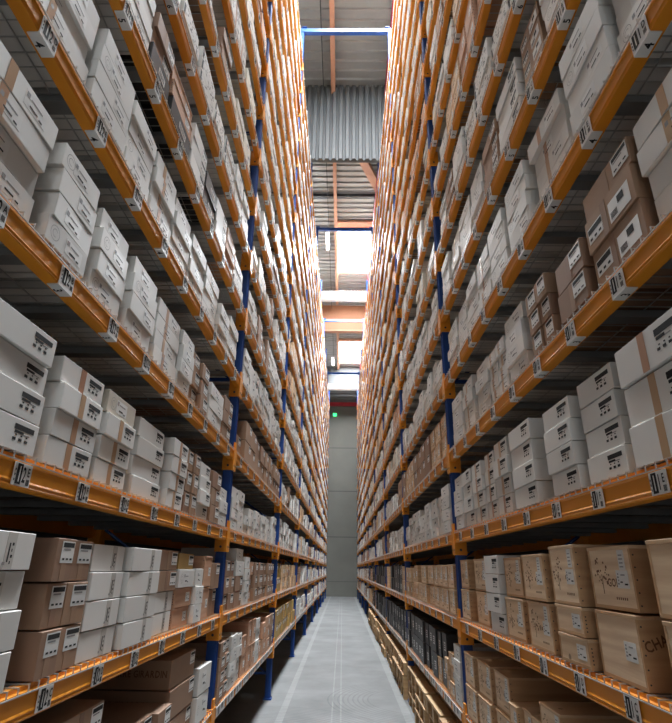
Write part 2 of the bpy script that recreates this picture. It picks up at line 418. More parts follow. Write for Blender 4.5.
def post_mesh():
    mb = MB()
    prof = [(-.080, -.036), (-.080, .036), (-.012, .036), (-.004, .02), (-.012, .008), (-.012, -.008), (-.004, -.02), (-.012, -.036)]
    b = len(mb.v); i = mb.slot('blue'); n = len(prof)
    for z in (0.02, TOPZ):
        for (x, y) in prof: mb.v.append((x, y, z))
    for k in range(n): mb.f.append((k, (k + 1) % n, n + (k + 1) % n, n + k)); mb.mi.append(i)
    mb.f.append(tuple(reversed(range(n)))); mb.mi.append(i); mb.f.append(tuple(range(n, 2 * n))); mb.mi.append(i)
    return mb.mesh('upright_post')
PM = post_mesh()
mb = MB(); mb.box(-.10, .01, -.06, .06, 0, .02, 'blue'); mb.rod((-.0, .05, .02), (0, .05, .035), .01, 'galv', 6); FM = mb.mesh('foot_plate')
mb = MB(); z = .3; k = 0
while z < TOPZ - .7:
    mb.box(-1.0, -.08, -.014, .014, z - .014, z + .014, 'blue')
    mb.rod((-.08, 0, z), (-1.0, 0, z + .62), .013, 'blue', 4); z += .64 * 1.5
BRM = mb.mesh('bracing')

def tag_mesh(side, letter, n, glyphs=True):
    mb = MB(); w = .042; z0, z1 = .006, .070
    mb.box(0, .004, -w, w, z0, z1, 'paper')
    mb.box(.004, .0046, -.031, -.005, z0 + .004, z1 - .003, 'ink')
    text_on(mb, '1', (.0050, -.026, z0 + .012), EY, EZ, .060, 'paper', .6)
    text_on(mb, '2' if side < 0 else '1', (.0048, -.002, z0 + .012), EY, EZ, .060, 'ink', .55)
    text_on(mb, letter, (.0048, .021, z0 + .030), EY, EZ, .034, 'ink', .7)
    for q in range(4): mb.box(.004, .0046, .022 + .004 * q, .024 + .004 * q, z0 + .005, z0 + .022, 'ink')
    for q in range(3): mb.box(.004, .0046, -.039, -.035, z0 + .012 + .014 * q, z0 + .018 + .014 * q, 'ink')
    if n >= 2:      # the sticker wraps under the beam and repeats the level number there
        mb.box(-.036, .004, -w, w, -.004, .008, 'paper')
        if glyphs: text_on(mb, str(min(n + 1, 9)), (-.033, -.012, -.0045), EY, EX, .040, 'ink')
    return mb.mesh('location_tag', fix=False)
TM = {}
def get_tag(side, k, n):
    base = 'ABCDEFGHIJ'; let = base[k] if n % 2 == 0 else 'DEFGHIJKLM'[k]
    key = (side, let, n)
    if key not in TM: TM[key] = tag_mesh(side, let, n)
    return TM[key]
ordn = ['nearest', 'second', 'third', 'fourth', 'fifth', 'sixth', 'seventh', 'eighth', 'farthest']
for side in (-1, 1):
    X = XL if side < 0 else XR; rz = 0 if side < 0 else math.pi; sn = 'left' if side < 0 else 'right'
    for j in range(NB):
        yc = UY(j) + HB
        root = link('pallet_rack', None, None, (X, yc, 0), rz)
        tag(root, '%s bay of the tall orange and blue rack %s of the aisle' % (ordn[j], sn), 'rack', 'bays of the %s rack' % sn)
        for (jy, ok) in ((-HB, True), (HB, j == NB - 1)):
            if not ok: continue
            yy = jy if side < 0 else -jy
            for (dx, r2) in ((0, 0), (-1.1, math.pi)):
                p = link('upright_post', PM, root, (dx, yy, 0), r2); link('foot_plate', FM, p)
            link('bracing', BRM, root, (0, yy, 0))
        for n in range(-1, NMAX + 1):
            z = beamz(n)
            tags = (j <= 1 and 0 <= n <= 7) or (j == 0 and n == -1)
            kind = 'low' if n == -1 and j > 0 else ('front' if tags else 'far')
            bo = link('beam', BM[kind], root, (0, 0, z))
            if tags:
                for k in range(9):
                    y = UY(j) + .30 + .38 * k - yc; y = y if side < 0 else -y
                    link('location_tag', get_tag(side, k, n), bo, (0, y, 0))
            link('back_beam', BM['plain'], root, (-1.1, 0, z), math.pi)
            link('wire_deck', DM, root, (0, 0, z))
# blue ties joining the rack tops across the aisle
for j in (2, 3, 4, 6, 8):
    m = 'blue' if j < 5 else 'skyblue'
    if j == 2: m = 'blue'
    if j == 6: m = 'blue'
    y = UY(j); z = TOPZ
    mb = MB(); mb.box(XL - .06, XR + .06, y - .045, y + .045, z - .13, z - .03, m)
    o = tag(link('portal_tie', mb.mesh('portal_tie')), {2: 'blue crossbar joining both rack tops before the corrugated curtain', 3: 'blue crossbar joining both racks behind the corrugated curtain', 4: 'dark blue crossbar joining both racks under the large skylight',
        6: 'blue crossbar joining both racks before the brown wooden beam', 8: 'light blue crossbar joining both racks beyond the small skylight'}[j], 'crossbar', 'crossbars joining the racks')
    mb = MB()
    for x in (XL, XR): mb.box(x - .05, x + .05, y - .06, y + .06, z + .001, z + .012, m)
    link('end_plate', mb.mesh('end_plate'), o)

# ------------------------------------------------------------------ boxes
# stack = (y0, y1, [(kind, height), ...] from the bottom up)
def S(y0, y1, k, n, h): return (y0, y1, [(k, h)] * n)
W, T, B, V, Fl, K, P_, CW = 'white', 'taped', 'brown', 'wood', 'flat', 'black', 'printed', 'cream'
LAY = {}
LAY[-1, 0, -1] = [S(1.15, 1.5, B, 2, .15), S(1.6, 1.98, B, 2, .15), S(2.03, 2.42, B, 3, .143), S(2.46, 2.80, B, 1, .25), S(2.84, 3.08, B, 2, .125), S(3.11, 3.34, B, 2, .12), (3.37, 3.87, [(B, .143), ('girardin', .143), ('girardin', .143)]), S(3.92, 4.24, W, 2, .155)]
LAY[-1, 0, 0] = [S(.95, 1.26, W, 4, .097), S(1.30, 1.66, 'cw', 4, .098), S(1.79, 1.92, B, 3, .13), S(1.93, 2.08, B, 3, .13), S(2.11, 2.42, 'cw', 4, .096), (2.45, 2.84, [('cw', .096)] * 4), (2.87, 3.21, [('cw', .096), ('cw', .096), (B, .098), (B, .098)]),
    (3.24, 3.57, [('pink', .10), ('pink', .10), (W, .095), ('tan', .085)]), (3.60, 3.79, [(W, .10)] * 3), S(3.82, 4.02, 'pink', 2, .19), S(4.05, 4.3, B, 2, .17)]
LAY[-1, 0, 1] = [S(.93, 1.16, T, 4, .088), S(1.17, 1.54, 'bw', 4, .088), S(1.63, 1.94, 'bt', 4, .086), (1.99, 2.29, [('bt', .086)] * 3 + [('cream', .088)]), S(2.38, 2.75, 'bw', 4, .085), S(2.84, 3.12, 'bt', 4, .087), S(3.17, 3.29, B, 3, .118), S(3.30, 3.43, B, 3, .118), S(3.46, 3.74, 'bw', 4, .084), S(3.77, 4.03, B, 3, .11), S(4.06, 4.33, W, 3, .088)]
LAY[-1, 0, 2] = [S(.9, 1.29, T, 4, .089), S(1.35, 1.60, W, 4, .087), S(1.67, 1.93, W, 4, .085), S(2.0, 2.30, W, 4, .085), S(2.36, 2.73, T, 4, .082), S(2.76, 3.0, W, 4, .082), S(3.04, 3.21, B, 3, .105), S(3.22, 3.40, B, 3, .1), S(3.46, 3.86, W, 3, .085), S(3.9, 4.2, B, 3, .1)]
LAY[-1, 0, 3] = [S(.95, 1.36, T, 4, .085), S(1.40, 1.70, W, 4, .085), S(1.73, 2.02, W, 4, .083), S(2.06, 2.36, T, 4, .087), S(2.4, 2.7, W, 4, .086), S(2.74, 3.05, W, 4, .084), S(3.08, 3.44, W, 4, .082), S(3.5, 3.81, W, 3, .085), S(3.86, 4.22, W, 4, .082)]
LAY[-1, 0, 4] = [S(.95, 1.3, W, 4, .085), S(1.35, 1.74, W, 4, .08), (1.77, 2.03, [(K, .12), (B, .1), (B, .1)]), (2.06, 2.41, [(K, .11), ('pink', .1), ('pink', .1)]), S(2.44, 2.75, 'pl', 3, .1), (2.78, 3.08, [(K, .12), (K, .12)]), S(3.11, 3.42, 'pl', 3, .09), S(3.46, 3.8, 'pink', 3, .09), S(3.84, 4.2, W, 3, .085)]
LAY[-1, 0, 5] = [S(1.3, 1.65, P_, 3, .085), S(1.7, 2.0, P_, 3, .085), S(2.04, 2.37, P_, 3, .09), S(2.4, 2.76, P_, 3, .09), S(2.8, 3.1, P_, 3, .085), S(3.14, 3.5, P_, 3, .085), S(3.55, 3.85, W, 4, .085), S(3.9, 4.2, W, 4, .085)]
LAY[1, 0, -1] = [S(1.2, 1.6, V, 2, .17), S(1.7, 2.1, V, 2, .16), S(2.2, 2.5, V, 2, .17), S(2.56, 2.80, V, 2, .19), S(2.84, 2.98, Fl, 3, .097), S(3.0, 3.13, Fl, 3, .097), S(3.15, 3.28, Fl, 3, .095), S(3.35, 3.64, V, 2, .19), S(3.70, 4.01, V, 2, .19), S(4.07, 4.37, V, 2, .19)]
LAY[1, 0, 0] = [S(.9, 1.23, V, 2, .19), S(1.27, 1.64, 'paleV', 2, .2), (1.79, 2.09, [('cha', .20), ('god', .195)]), (2.15, 2.42, [(Fl, .098), (Fl, .098), ('emb', .215)]), S(2.51, 2.81, 'emb', 2, .193), S(2.91, 3.20, 'emb', 2, .19), S(3.25, 3.54, 'bw', 4, .098), S(3.61, 3.93, 'emb', 2, .193), S(4.08, 4.35, 'emb', 2, .193)]
LAY[1, 0, 1] = [S(.9, 1.24, T, 4, .088), S(1.27, 1.62, 'bt', 3, .12), S(1.69, 1.96, 'bw', 4, .090), S(2.02, 2.30, 'bw', 4, .087), S(2.48, 2.81, 'bw', 4, .095), S(2.89, 3.15, 'bt', 4, .097), S(3.19, 3.41, 'bt', 4, .094), S(3.44, 3.70, 'bt', 4, .09), S(3.74, 4.0, 'bw', 4, .09), S(4.04, 4.32, W, 4, .092)]
LAY[1, 0, 2] = [S(.88, 1.29, T, 4, .088), (1.32, 1.65, [('lb', .13), ('lb', .13), (B, .10)]), (1.70, 1.95, [(B, .12), (B, .12)]), S(2.05, 2.17, B, 3, .1), S(2.18, 2.31, B, 3, .1), S(2.42, 2.71, W, 4, .087), S(2.74, 2.91, T, 4, .075), S(2.93, 3.10, T, 4, .075), S(3.13, 3.43, W, 4, .083), S(3.53, 3.83, T, 4, .087), S(3.87, 4.2, W, 4, .085)]
LAY[1, 0, 3] = [S(.95, 1.25, W, 4, .09), S(1.28, 1.60, W, 4, .095), S(1.68, 2.05, T, 4, .088), S(2.11, 2.41, W, 4, .087), S(2.48, 2.78, W, 4, .087), S(2.82, 3.12, T, 4, .085), S(3.16, 3.46, W, 4, .085), S(3.5, 3.8, W, 4, .08), S(3.84, 4.2, W, 4, .08)]
LAY[1, 0, 4] = [S(1.0, 1.35, W, 4, .085), S(1.4, 1.7, W, 4, .085), S(1.75, 2.0, 'lb', 4, .09), S(2.04, 2.4, 'bw', 4, .085), S(2.43, 2.74, B, 4, .08), S(2.8, 3.1, W, 4, .085), S(3.15, 3.5, W, 4, .085), S(3.55, 3.85, T, 4, .085), S(3.9, 4.2, W, 4, .085)]
LAY[1, 0, 5] = [S(1.3, 1.65, B, 3, .1), S(1.7, 2.0, P_, 3, .09), S(2.04, 2.37, P_, 3, .09), S(2.4, 2.76, P_, 4, .085), S(2.8, 3.1, P_, 3, .085), S(3.14, 3.5, W, 4, .085), S(3.55, 3.85, B, 3, .1), S(3.9, 4.2, P_, 4, .085)]
LAY[1, 1, -1] = [S(4.53, 4.78, W, 4, .095), (4.81, 5.0, [(Fl, .1), (Fl, .1), (Fl, .1)]), S(5.03, 5.17, Fl, 2, .12)] + [(5.2, 5.42, [(K, .2), (K, .2)]), (5.45, 5.63, [(V, .19), (K, .2)])] + [S(5.66 + .262 * k, 5.66 + .262 * k + .24, K, 2, .2) for k in range(9)]
LAY[-1, 1, -1] = [S(4.53, 4.72, B, 4, .095), S(4.74, 4.92, B, 4, .095), S(4.95, 5.25, W, 4, .095), S(5.28, 5.5, W, 4, .09), (5.55, 5.8, [('pink', .16), ('pink', .16)]), S(5.84, 6.05, 'pink', 2, .21), S(6.08, 6.3, 'pink', 2, .21), S(6.33, 6.6, W, 4, .1), S(6.64, 6.85, 'pink', 2, .16), S(6.88, 7.1, 'pink', 2, .16), S(7.14, 7.5, 'pink', 3, .12), S(7.55, 7.9, B, 3, .12)]
LAY[-1, 1, 0] = [S(4.53, 4.7, B, 3, .12), S(4.73, 4.95, B, 3, .12), (4.98, 5.35, [(B, .12), (B, .12), (W, .12), (W, .1)]), S(5.38, 5.65, W, 4, .1), S(5.7, 5.95, 'pink', 3, .12)] + [S(5.99 + .25 * k, 6.21 + .25 * k, B, 3, .12) for k in range(7)]
MIX = {  # (side, bay, level): choice of (kind, weight)
    (-1, 1, 1): [(W, 9), ('bw', 3)], (1, 1, 1): [(W, 5), (T, 2), ('bw', 2)], (1, 1, 0): [(V, 1)], (-1, 1, 2): [('bb', 1)], (1, 1, 2): [('bb', 5), (V, 2)],
    (-1, 1, 3): [(W, 1)], (1, 1, 3): [(W, 1)], (-1, 1, 4): [(W, 4), (B, 1)], (1, 1, 4): [(W, 1)],
    (-1, 2, 0): [('yellow', 2), (V, 2), ('pink', 1), (B, 1)], (-1, 2, -1): [('yellow', 5), (V, 1)], (1, 2, -1): [(K, 1)], (1, 3, -1): [(K, 1)], (1, 2, 0): [(V, 3), (K, 2)], (1, 3, 0): [(K, 3), (V, 1)], (1, 4, 0): [(K, 2), (V, 1), (W, 1), (B, 1)],
    (1, 4, -1): [(V, 1), (K, 1), (B, 1)], (-1, 3, -1): [(W, 3), (B, 1)], (-1, 4, -1): [(W, 1)], (-1, 2, 2): [(W, 2), (B, 1)]}
DEF_LOW = [(W, 8), (T, 2), (B, 3), ('pink', 1), (V, 1)]
DEF_HIGH = [(W, 8), (T, 2), (P_, 3), ('cream', 4), (B, 2), ('pink', 1), (V, 1)]
DEF_HIGH_R = [(W, 4), (T, 1), (P_, 3), ('cream', 8), (B, 2), ('pink', 1), (V, 2)]  # extra cream partly stands in for warm light on right-hand white cartons
DIM = {W: (.24, .36, [(.086, 4), (.086, 4), (.1, 4), (.09, 3)]), T: (.24, .36, [(.086, 4), (.1, 3)]), 'bw': (.26, .36, [(.09, 4)]), 'cream': (.24, .36, [(.086, 4), (.17, 2), (.1, 3)]), P_: (.28, .38, [(.09, 3), (.085, 4), (.18, 2)]),
    B: (.18, .3, [(.12, 3), (.17, 2), (.1, 3)]), 'pink': (.2, .34, [(.095, 3), (.19, 2)]), V: (.24, .34, [(.19, 2), (.19, 2), (.18, 2)]), K: (.19, .27, [(.2, 2)]), 'yellow': (.18, .26, [(.2, 2)]), 'bb': (.22, .34, [(.19, 2)])}
def pick(w):
    t = R.uniform(0, sum(q for _, q in w))
    for k, q in w:
        t -= q
        if t <= 0: return k
    return w[-1][0]
boxes = []
for side in (-1, 1):
    for j in range(NB):
        for n in range(-1, NMAX + 1):
            st_ = LAY.get((side, j, n))
            if st_ is None:
                st_ = []; y = UY(j) + .07 + R.uniform(0, .05); end = UY(j + 1) - .06
                w = MIX.get((side, j, n)) or (DEF_LOW if n < 3 else (DEF_HIGH if side < 0 else DEF_HIGH_R))
                last = None; run = 0
                while True:
                    if run <= 0:
                        last = pick(w); run = R.choice((1, 2, 3, 4)) ; spec = R.choice(DIM[last][2]); ww = R.uniform(*DIM[last][:2])
                    run -= 1
                    if y + ww > end: break
                    h, c = spec
                    if n >= NMAX: c = max(1, c - 2)
                    if (side, j, n) not in MIX and R.random() < .06: y += R.uniform(.1, .4); run = 0; continue
                    if R.random() < .15: c = max(1, c - 1)
                    st_.append((y, y + ww, [(last, h * R.uniform(.97, 1.02))] * c)); y += ww + R.uniform(.012, .05)
            else: end = None
            cnt = len(st_)
            for si, (a, b, rows) in enumerate(st_):
                z = deckz(n); sx = R.uniform(-.012, .02)
                for ri, (kd, h) in enumerate(rows):
                    h = h * 1.062 if (side, j, n) in LAY else h
                    hh = h * .962
                    boxes.append(dict(side=side, j=j, n=n, si=si, ns=cnt, ri=ri, nr=len(rows), kind=kd, y0=a, y1=b, z=z, h=hh,
                        dx=sx + R.uniform(-.009, .012), dy=R.uniform(-.008, .008), rot=R.uniform(-.02, .02), dep=R.uniform(.46, .56) if kd != K else .42))
                    z += h
FAM = {'bb': 'brown', W: 'white', T: 'white', 'bw': 'white', 'bt': 'white', 'cw': 'white', P_: 'white', 'cream': 'white', 'pl': 'white', B: 'brown', 'lb': 'brown', 'girardin': 'brown', 'tan': 'brown', V: 'wood', Fl: 'wood', 'paleV': 'wood', 'emb': 'wood', 'god': 'wood', 'cha': 'wood', 'pink': 'wood', K: 'black', 'yellow': 'yellow'}
BODY = {'bb': 'brown', W: 'white', T: 'white', 'bw': 'white', 'bt': 'white', 'cw': 'white', P_: 'white', 'cream': 'cream', 'pl': 'white', B: 'brown', 'lb': 'brown', 'girardin': 'brown', 'tan': 'tan', V: 'wood', Fl: 'wood', 'paleV': 'wood', 'emb': 'wood', 'god': 'wood', 'cha': 'wood', 'pink': 'pinkwood', K: 'black', 'yellow': 'yellow'}
for b in boxes:
    X = XL if b['side'] < 0 else XR
    c = (X, (b['y0'] + b['y1']) / 2, b['z'] + b['h'] / 2); b['area'] = 0
    q = project(c)
    if q and -45 < q[0] < 717 and -30 < q[1] < 753:
        dv = Vector((c[0], c[1], c[2] - CAM_Z)); b['area'] = (b['y1'] - b['y0']) * b['h'] * F * F / q[2] ** 2 * abs(dv.x) / dv.length
    b['px'] = q
lim = {'white': 300, 'brown': 300, 'wood': 300, 'black': 110, 'yellow': 60}
things = []; stuff = []
for fam in lim:
    bs = sorted([b for b in boxes if FAM[b['kind']] == fam], key=lambda b: -b['area'])
    cutn = lim[fam]
    t = [b for b in bs[:cutn] if b['area'] > 0]; ids = set(id(b) for b in t)
    things += t; stuff += [b for b in bs if id(b) not in ids]

MC = {}
def cached(key, fn):
    if key not in MC: MC[key] = fn()
    return MC[key]
# local frame of a box: origin at bottom centre, +x towards the aisle, +y to the reader's right
def body_mesh(m, w, h, d, wooden):
    mb = MB()
    if wooden:
        t = .011
        mb.box(-d / 2, d / 2 - .001, -w / 2, -w / 2 + t, 0, h - t, m); mb.box(-d / 2, d / 2 - .001, w / 2 - t, w / 2, 0, h - t, m)
        mb.box(-d / 2, d / 2 - .001, -w / 2 + t, w / 2 - t, 0, t, m); mb.box(-d / 2, -d / 2 + t, -w / 2 + t, w / 2 - t, t, h - t, m)
        for sg in (-1, 1):
            for q in range(5): mb.rod((d / 2 - .010, sg * (w / 2 - .003), .02 + (h - .05) * q / 4), (d / 2 - .010, sg * (w / 2 + .0014), .02 + (h - .05) * q / 4), .0028, 'dark', 6)
        return mb.mesh('wooden_case')
    mb.box(-d / 2, d / 2, -w / 2, w / 2, 0, h, m)
    return bevel_mesh(mb.mesh('carton'), .0016, 1)
def lid_mesh(m, w, h, d):
    mb = MB(); mb.box(-d / 2 - .001, d / 2 + .001, -w / 2 - .001, w / 2 + .001, h - .011, h, m); return bevel_mesh(mb.mesh('lid'), .001)
def panel_mesh(m, w, h, d):
    mb = MB(); mb.box(d / 2 - .014, d / 2 - .002, -w / 2 + .0112, w / 2 - .0112, .0112, h - .0112, m)
    return mb.mesh('end_panel')
def label_mesh(style, w, h, d, seed):
    r = random.Random(seed); mb = MB(); x = d / 2
    if style in ('brown',):
        lw, lh = min(.10, w * .68), min(.068, h * .66); y0 = w / 2 - lw - .008; z0 = h - lh - .008
        mb.box(x, x + .0012, y0, y0 + lw, z0, z0 + lh, 'paper'); x += .0013
        mb.box(x, x + .0003, y0 + .006, y0 + lw - .004, z0 + lh - .019, z0 + lh - .004, 'ink')
        mb.box(x, x + .0003, y0 + .012, y0 + lw * .7, z0 + lh - .028, z0 + lh - .023, 'greyink')
        for q in range(3): mb.box(x, x + .0003, y0 + .01 + q * lw * .3, y0 + .01 + q * lw * .3 + lw * .18, z0 + .009, z0 + .015, 'ink')
    elif style == 'bar':      # black bar printed on the carton, right half
        lw, lh = min(.095, w * .36), h * .56; y0 = w / 2 - lw - .022; z0 = h * .26
        mb.box(x, x + .0006, y0, y0 + lw, z0 + lh * .70, z0 + lh, 'ink'); mb.box(x, x + .0005, y0 + lw * .04, y0 + lw * .5, z0 + lh * .50, z0 + lh * .64, 'ink')
        mb.box(x, x + .0004, y0 + lw * .45, y0 + lw * .8, z0 + lh * .48, z0 + lh * .54, 'greyink')
        for q in range(3): mb.box(x, x + .0006, y0 + q * lw * .3, y0 + q * lw * .3 + lw * .16, z0 + .004, z0 + .012, 'ink')
        for q in range(3): mb.box(x, x + .0006, y0 + .01 + q * lw * .27, y0 + .017 + q * lw * .27, z0 + .018, z0 + .022, 'ink')
    elif style == 'centre':   # label with clear tape down the middle
        y0 = -.004 + w * .18; mb.box(x, x + .0008, y0 - .022, y0 + .022, .002, h - .002, 'cleartape'); x += .0009
        mb.box(x, x + .0005, y0 - .010, y0 - .004, h * .2, h * .7, 'ink')
        for q in range(4): mb.box(x, x + .0005, y0 + .004, y0 + .004 + .004 * (1 + q % 2), h * (.15 + .16 * q), h * (.23 + .16 * q), 'ink')
        mb.box(x, x + .0005, y0 - .028, y0 - .016, h * .12, h * .2, 'greyink')
    elif style == 'plain':
        lw, lh = min(.11, w * .42), h * .6; y0 = -w / 2 + (w - lw) * r.uniform(.35, .85); z0 = h * .2
        mb.box(x, x + .0005, y0, y0 + lw, z0, z0 + lh, 'paper'); x += .0006
        mb.box(x, x + .0004, y0 + .005, y0 + .020, z0 + lh * .6, z0 + lh * .9, 'greyink')
        mb.box(x, x + .0004, y0 + .028, y0 + lw * .8, z0 + lh * .66, z0 + lh * .74, 'greyink')
        mb.box(x, x + .0004, y0 + lw * .25, y0 + lw * .62, z0 + lh * .2, z0 + lh * .31, 'ink')
        mb.box(x, x + .0004, y0 + lw * .7, y0 + lw * .85, z0 + lh * .12, z0 + lh * .22, 'ink')
    elif style == 'busy':     # printed all over with small dark marks
        for q in range(26):
            yy = r.uniform(-w / 2 + .01, w / 2 - .03); zz = r.uniform(.006, h - .02)
            mb.box(x, x + .0004 + .00001 * q, yy, yy + r.uniform(.006, .02), zz, zz + r.uniform(.003, .009), 'greyink' if q % 3 else 'ink')
        mb.box(x, x + .0009, -w / 2 + .008, -w / 2 + .03, .01, h - .01, 'ink')
    elif style == 'wood':
        lw, lh = min(.075, w * .3), min(.055, h * .5); y0 = w / 2 - lw - w * .12; z0 = h * (.34 if h > .15 else .25); x -= .002
        mb.box(x, x + .0012, y0, y0 + lw, z0, z0 + lh, 'paper'); x += .0013
        for q in range(4): mb.box(x, x + .0004, y0 + .005 + .004 * (q % 2), y0 + .016, z0 + lh * (.2 + .18 * q), z0 + lh * (.3 + .18 * q), 'greyink')
        mb.box(x, x + .0004, y0 + lw * .4, y0 + lw * .75, z0 + lh * .7, z0 + lh * .78, 'greyink'); mb.box(x, x + .0004, y0 + lw * .3, y0 + lw * .5, z0 + lh * .3, z0 + lh * .38, 'ink'); mb.box(x, x + .0004, y0 + lw * .65, y0 + lw * .92, z0 + lh * .18, z0 + lh * .27, 'ink')
    elif style == 'black':
        lw, lh = w * .34, h * .34; y0 = -w * .1; z0 = h * .32
        mb.box(x, x + .001, y0, y0 + lw, z0, z0 + lh, 'paper'); x += .0011
        for q in range(3): mb.box(x, x + .0004, y0 + .006, y0 + lw - .008, z0 + lh * (.2 + .25 * q), z0 + lh * (.3 + .25 * q), 'ink')
    elif style == 'longpaper':
        lw = w * .5; mb.box(x, x + .0008, w * .02, w * .02 + lw * .8, h * .12, h * .7, 'paper'); x += .0009
        for q in range(7): mb.box(x, x + .0004, w * .05 + q * .006, w * .05 + q * .006 + .003, h * .2, h * .38, 'ink')
        mb.box(x, x + .0004, w * .2, w * .32, h * .42, h * .62, 'ink')
    elif style == 'longpaper2':
        mb.box(x, x + .0009, -w * .45, -w * .12, h * .25, h * .72, 'paper'); x += .001
        mb.box(x, x + .0004, -w * .44, -w * .14, h * .52, h * .68, 'ink')
        for q in range(3): mb.box(x, x + .0004, -w * .42 + q * w * .1, -w * .37 + q * w * .1, h * .32, h * .39, 'ink')
    return mb.mesh('shipping_label')
def circle_mesh(w, h, d):
    mb = MB(); c = (d / 2 + .0005, -w * .32, h * .5); ring_on(mb, c, EY, EZ, min(.026, h * .34, w * .15), .0018, 'greyink'); ring_on(mb, c, EY, EZ, min(.014, h * .2, w * .08), .0018, 'greyink', 30, 300)
    return mb.mesh('circle_print', fix=False)
def tape_mesh(w, h, d, pos, m='tape'):
    mb = MB(); y = pos * w; mb.box(d / 2, d / 2 + .0009, y - .018, y + .018, .001, h - .001, m); return mb.mesh('tape')
def emblem_mesh(w, h, d, seed, word=None):
    r = random.Random(seed); mb = MB(); x = d / 2 - .0018; cy, cz = -w * .22, h * .55
    for q in range(30):       # vine-like splay of small burnt strokes
        a = r.uniform(0, 6.28); rr = r.uniform(.1, 1) * min(.052, w * .2, h * .27); c = (cy + math.cos(a) * rr, cz + math.sin(a) * rr * 1.1); s = r.uniform(.0025, .006)
        mb.quad([(x, c[0] + s * math.cos(a + k * 1.571) * 1.4, c[1] + s * math.sin(a + k * 1.571)) for k in range(4)], 'burn')
    mb.quad([(x, cy - .003, cz - .06 * h / .19), (x, cy + .003, cz - .06 * h / .19), (x, cy + .002, cz), (x, cy - .002, cz)], 'burn')
    mb2 = mb; mb = MB()
    if not word:
        for q in range(3): mb.quad([(x, w * .06 + q * .018, h * .42), (x, w * .06 + q * .018 + .012, h * .42), (x, w * .06 + q * .018 + .012, h * .49), (x, w * .06 + q * .018, h * .49)], 'burn')
    for q in range(6): mb.quad([(x, w * .05 + q * .013, h * .16), (x, w * .05 + q * .013 + .008, h * .16), (x, w * .05 + q * .013 + .008, h * .2), (x, w * .05 + q * .013, h * .2)], 'burn')
    return mb2.mesh('burnt_print', fix=False), mb.mesh('burnt_lettering', fix=False)
def paperslip_mesh(w, h, d):
    mb = MB(); x = d / 2 - .002; mb.box(x, x + .001, w * .22, w * .22 + .04, h * .62, h * .93, 'paper'); x += .001
    for q in range(4): mb.box(x, x + .0004, w * .22 + .006, w * .22 + .03, h * (.66 + .06 * q), h * (.68 + .06 * q), 'greyink')
    return mb.mesh('paper_slip')
ORD = ['', 'first', 'second', 'third', 'fourth', 'fifth', 'sixth', 'seventh', 'eighth', 'ninth', 'tenth', 'eleventh', 'twelfth', 'thirteenth', 'fourteenth', 'fifteenth', 'sixteenth', 'seventeenth', 'eighteenth', 'nineteenth', 'twentieth']
DESC = {'bb': 'tall brown carton', W: 'white carton', T: 'tape-sealed white carton', 'bw': 'black-barred white carton', 'bt': 'tape-sealed white carton', 'cw': 'clear-taped white carton', P_: 'densely printed white carton', 'cream': 'cream carton', 'pl': 'white carton', B: 'brown carton', 'lb': 'brown carton', 'girardin': 'lettered brown carton', 'tan': 'tan carton',
    V: 'wooden case', Fl: 'flat wooden case', 'paleV': 'pale wooden case', 'emb': 'vine-stamped wooden case', 'god': 'vine-stamped wooden case', 'cha': 'letter-branded wooden case', 'pink': 'pinkish wooden case', K: 'black carton', 'yellow': 'yellow carton'}
NAME = {'white': 'white_carton', 'brown': 'brown_carton', 'wood': 'wooden_case', 'black': 'black_carton', 'yellow': 'yellow_carton'}
def describe(b):
    if b['nr'] == 1: row = 'lone'
    elif b['ri'] == 0: row = 'bottom'
    elif b['ri'] == b['nr'] - 1: row = 'top'
    else: row = ORD[b['ri'] + 1]
    j = b['j']; cnt = b['ns'] - b['si'] if j == 0 else b['si'] + 1
    where = 'before first blue post' if j == 0 else 'past %s blue post' % ORD[j]
    sd = 'left' if b['side'] < 0 else 'right'
    return '%s, %s in %s stack %s, %s rack shelf %s' % (DESC[b['kind']], row, ORD[cnt], where, sd, ['one', 'two', 'three', 'four', 'five', 'six', 'seven', 'eight', 'nine', 'ten', 'eleven', 'twelve', 'thirteen', 'fourteen', 'fifteen', 'sixteen', 'seventeen', 'eighteen'][b['n'] + 1])
SHELFW = ['lowest', 'second', 'third', 'fourth', 'fifth', 'sixth', 'seventh', 'eighth', 'ninth', 'tenth', 'eleventh', 'twelfth', 'thirteenth', 'fourteenth', 'fifteenth', 'sixteenth', 'seventeenth', 'eighteenth']
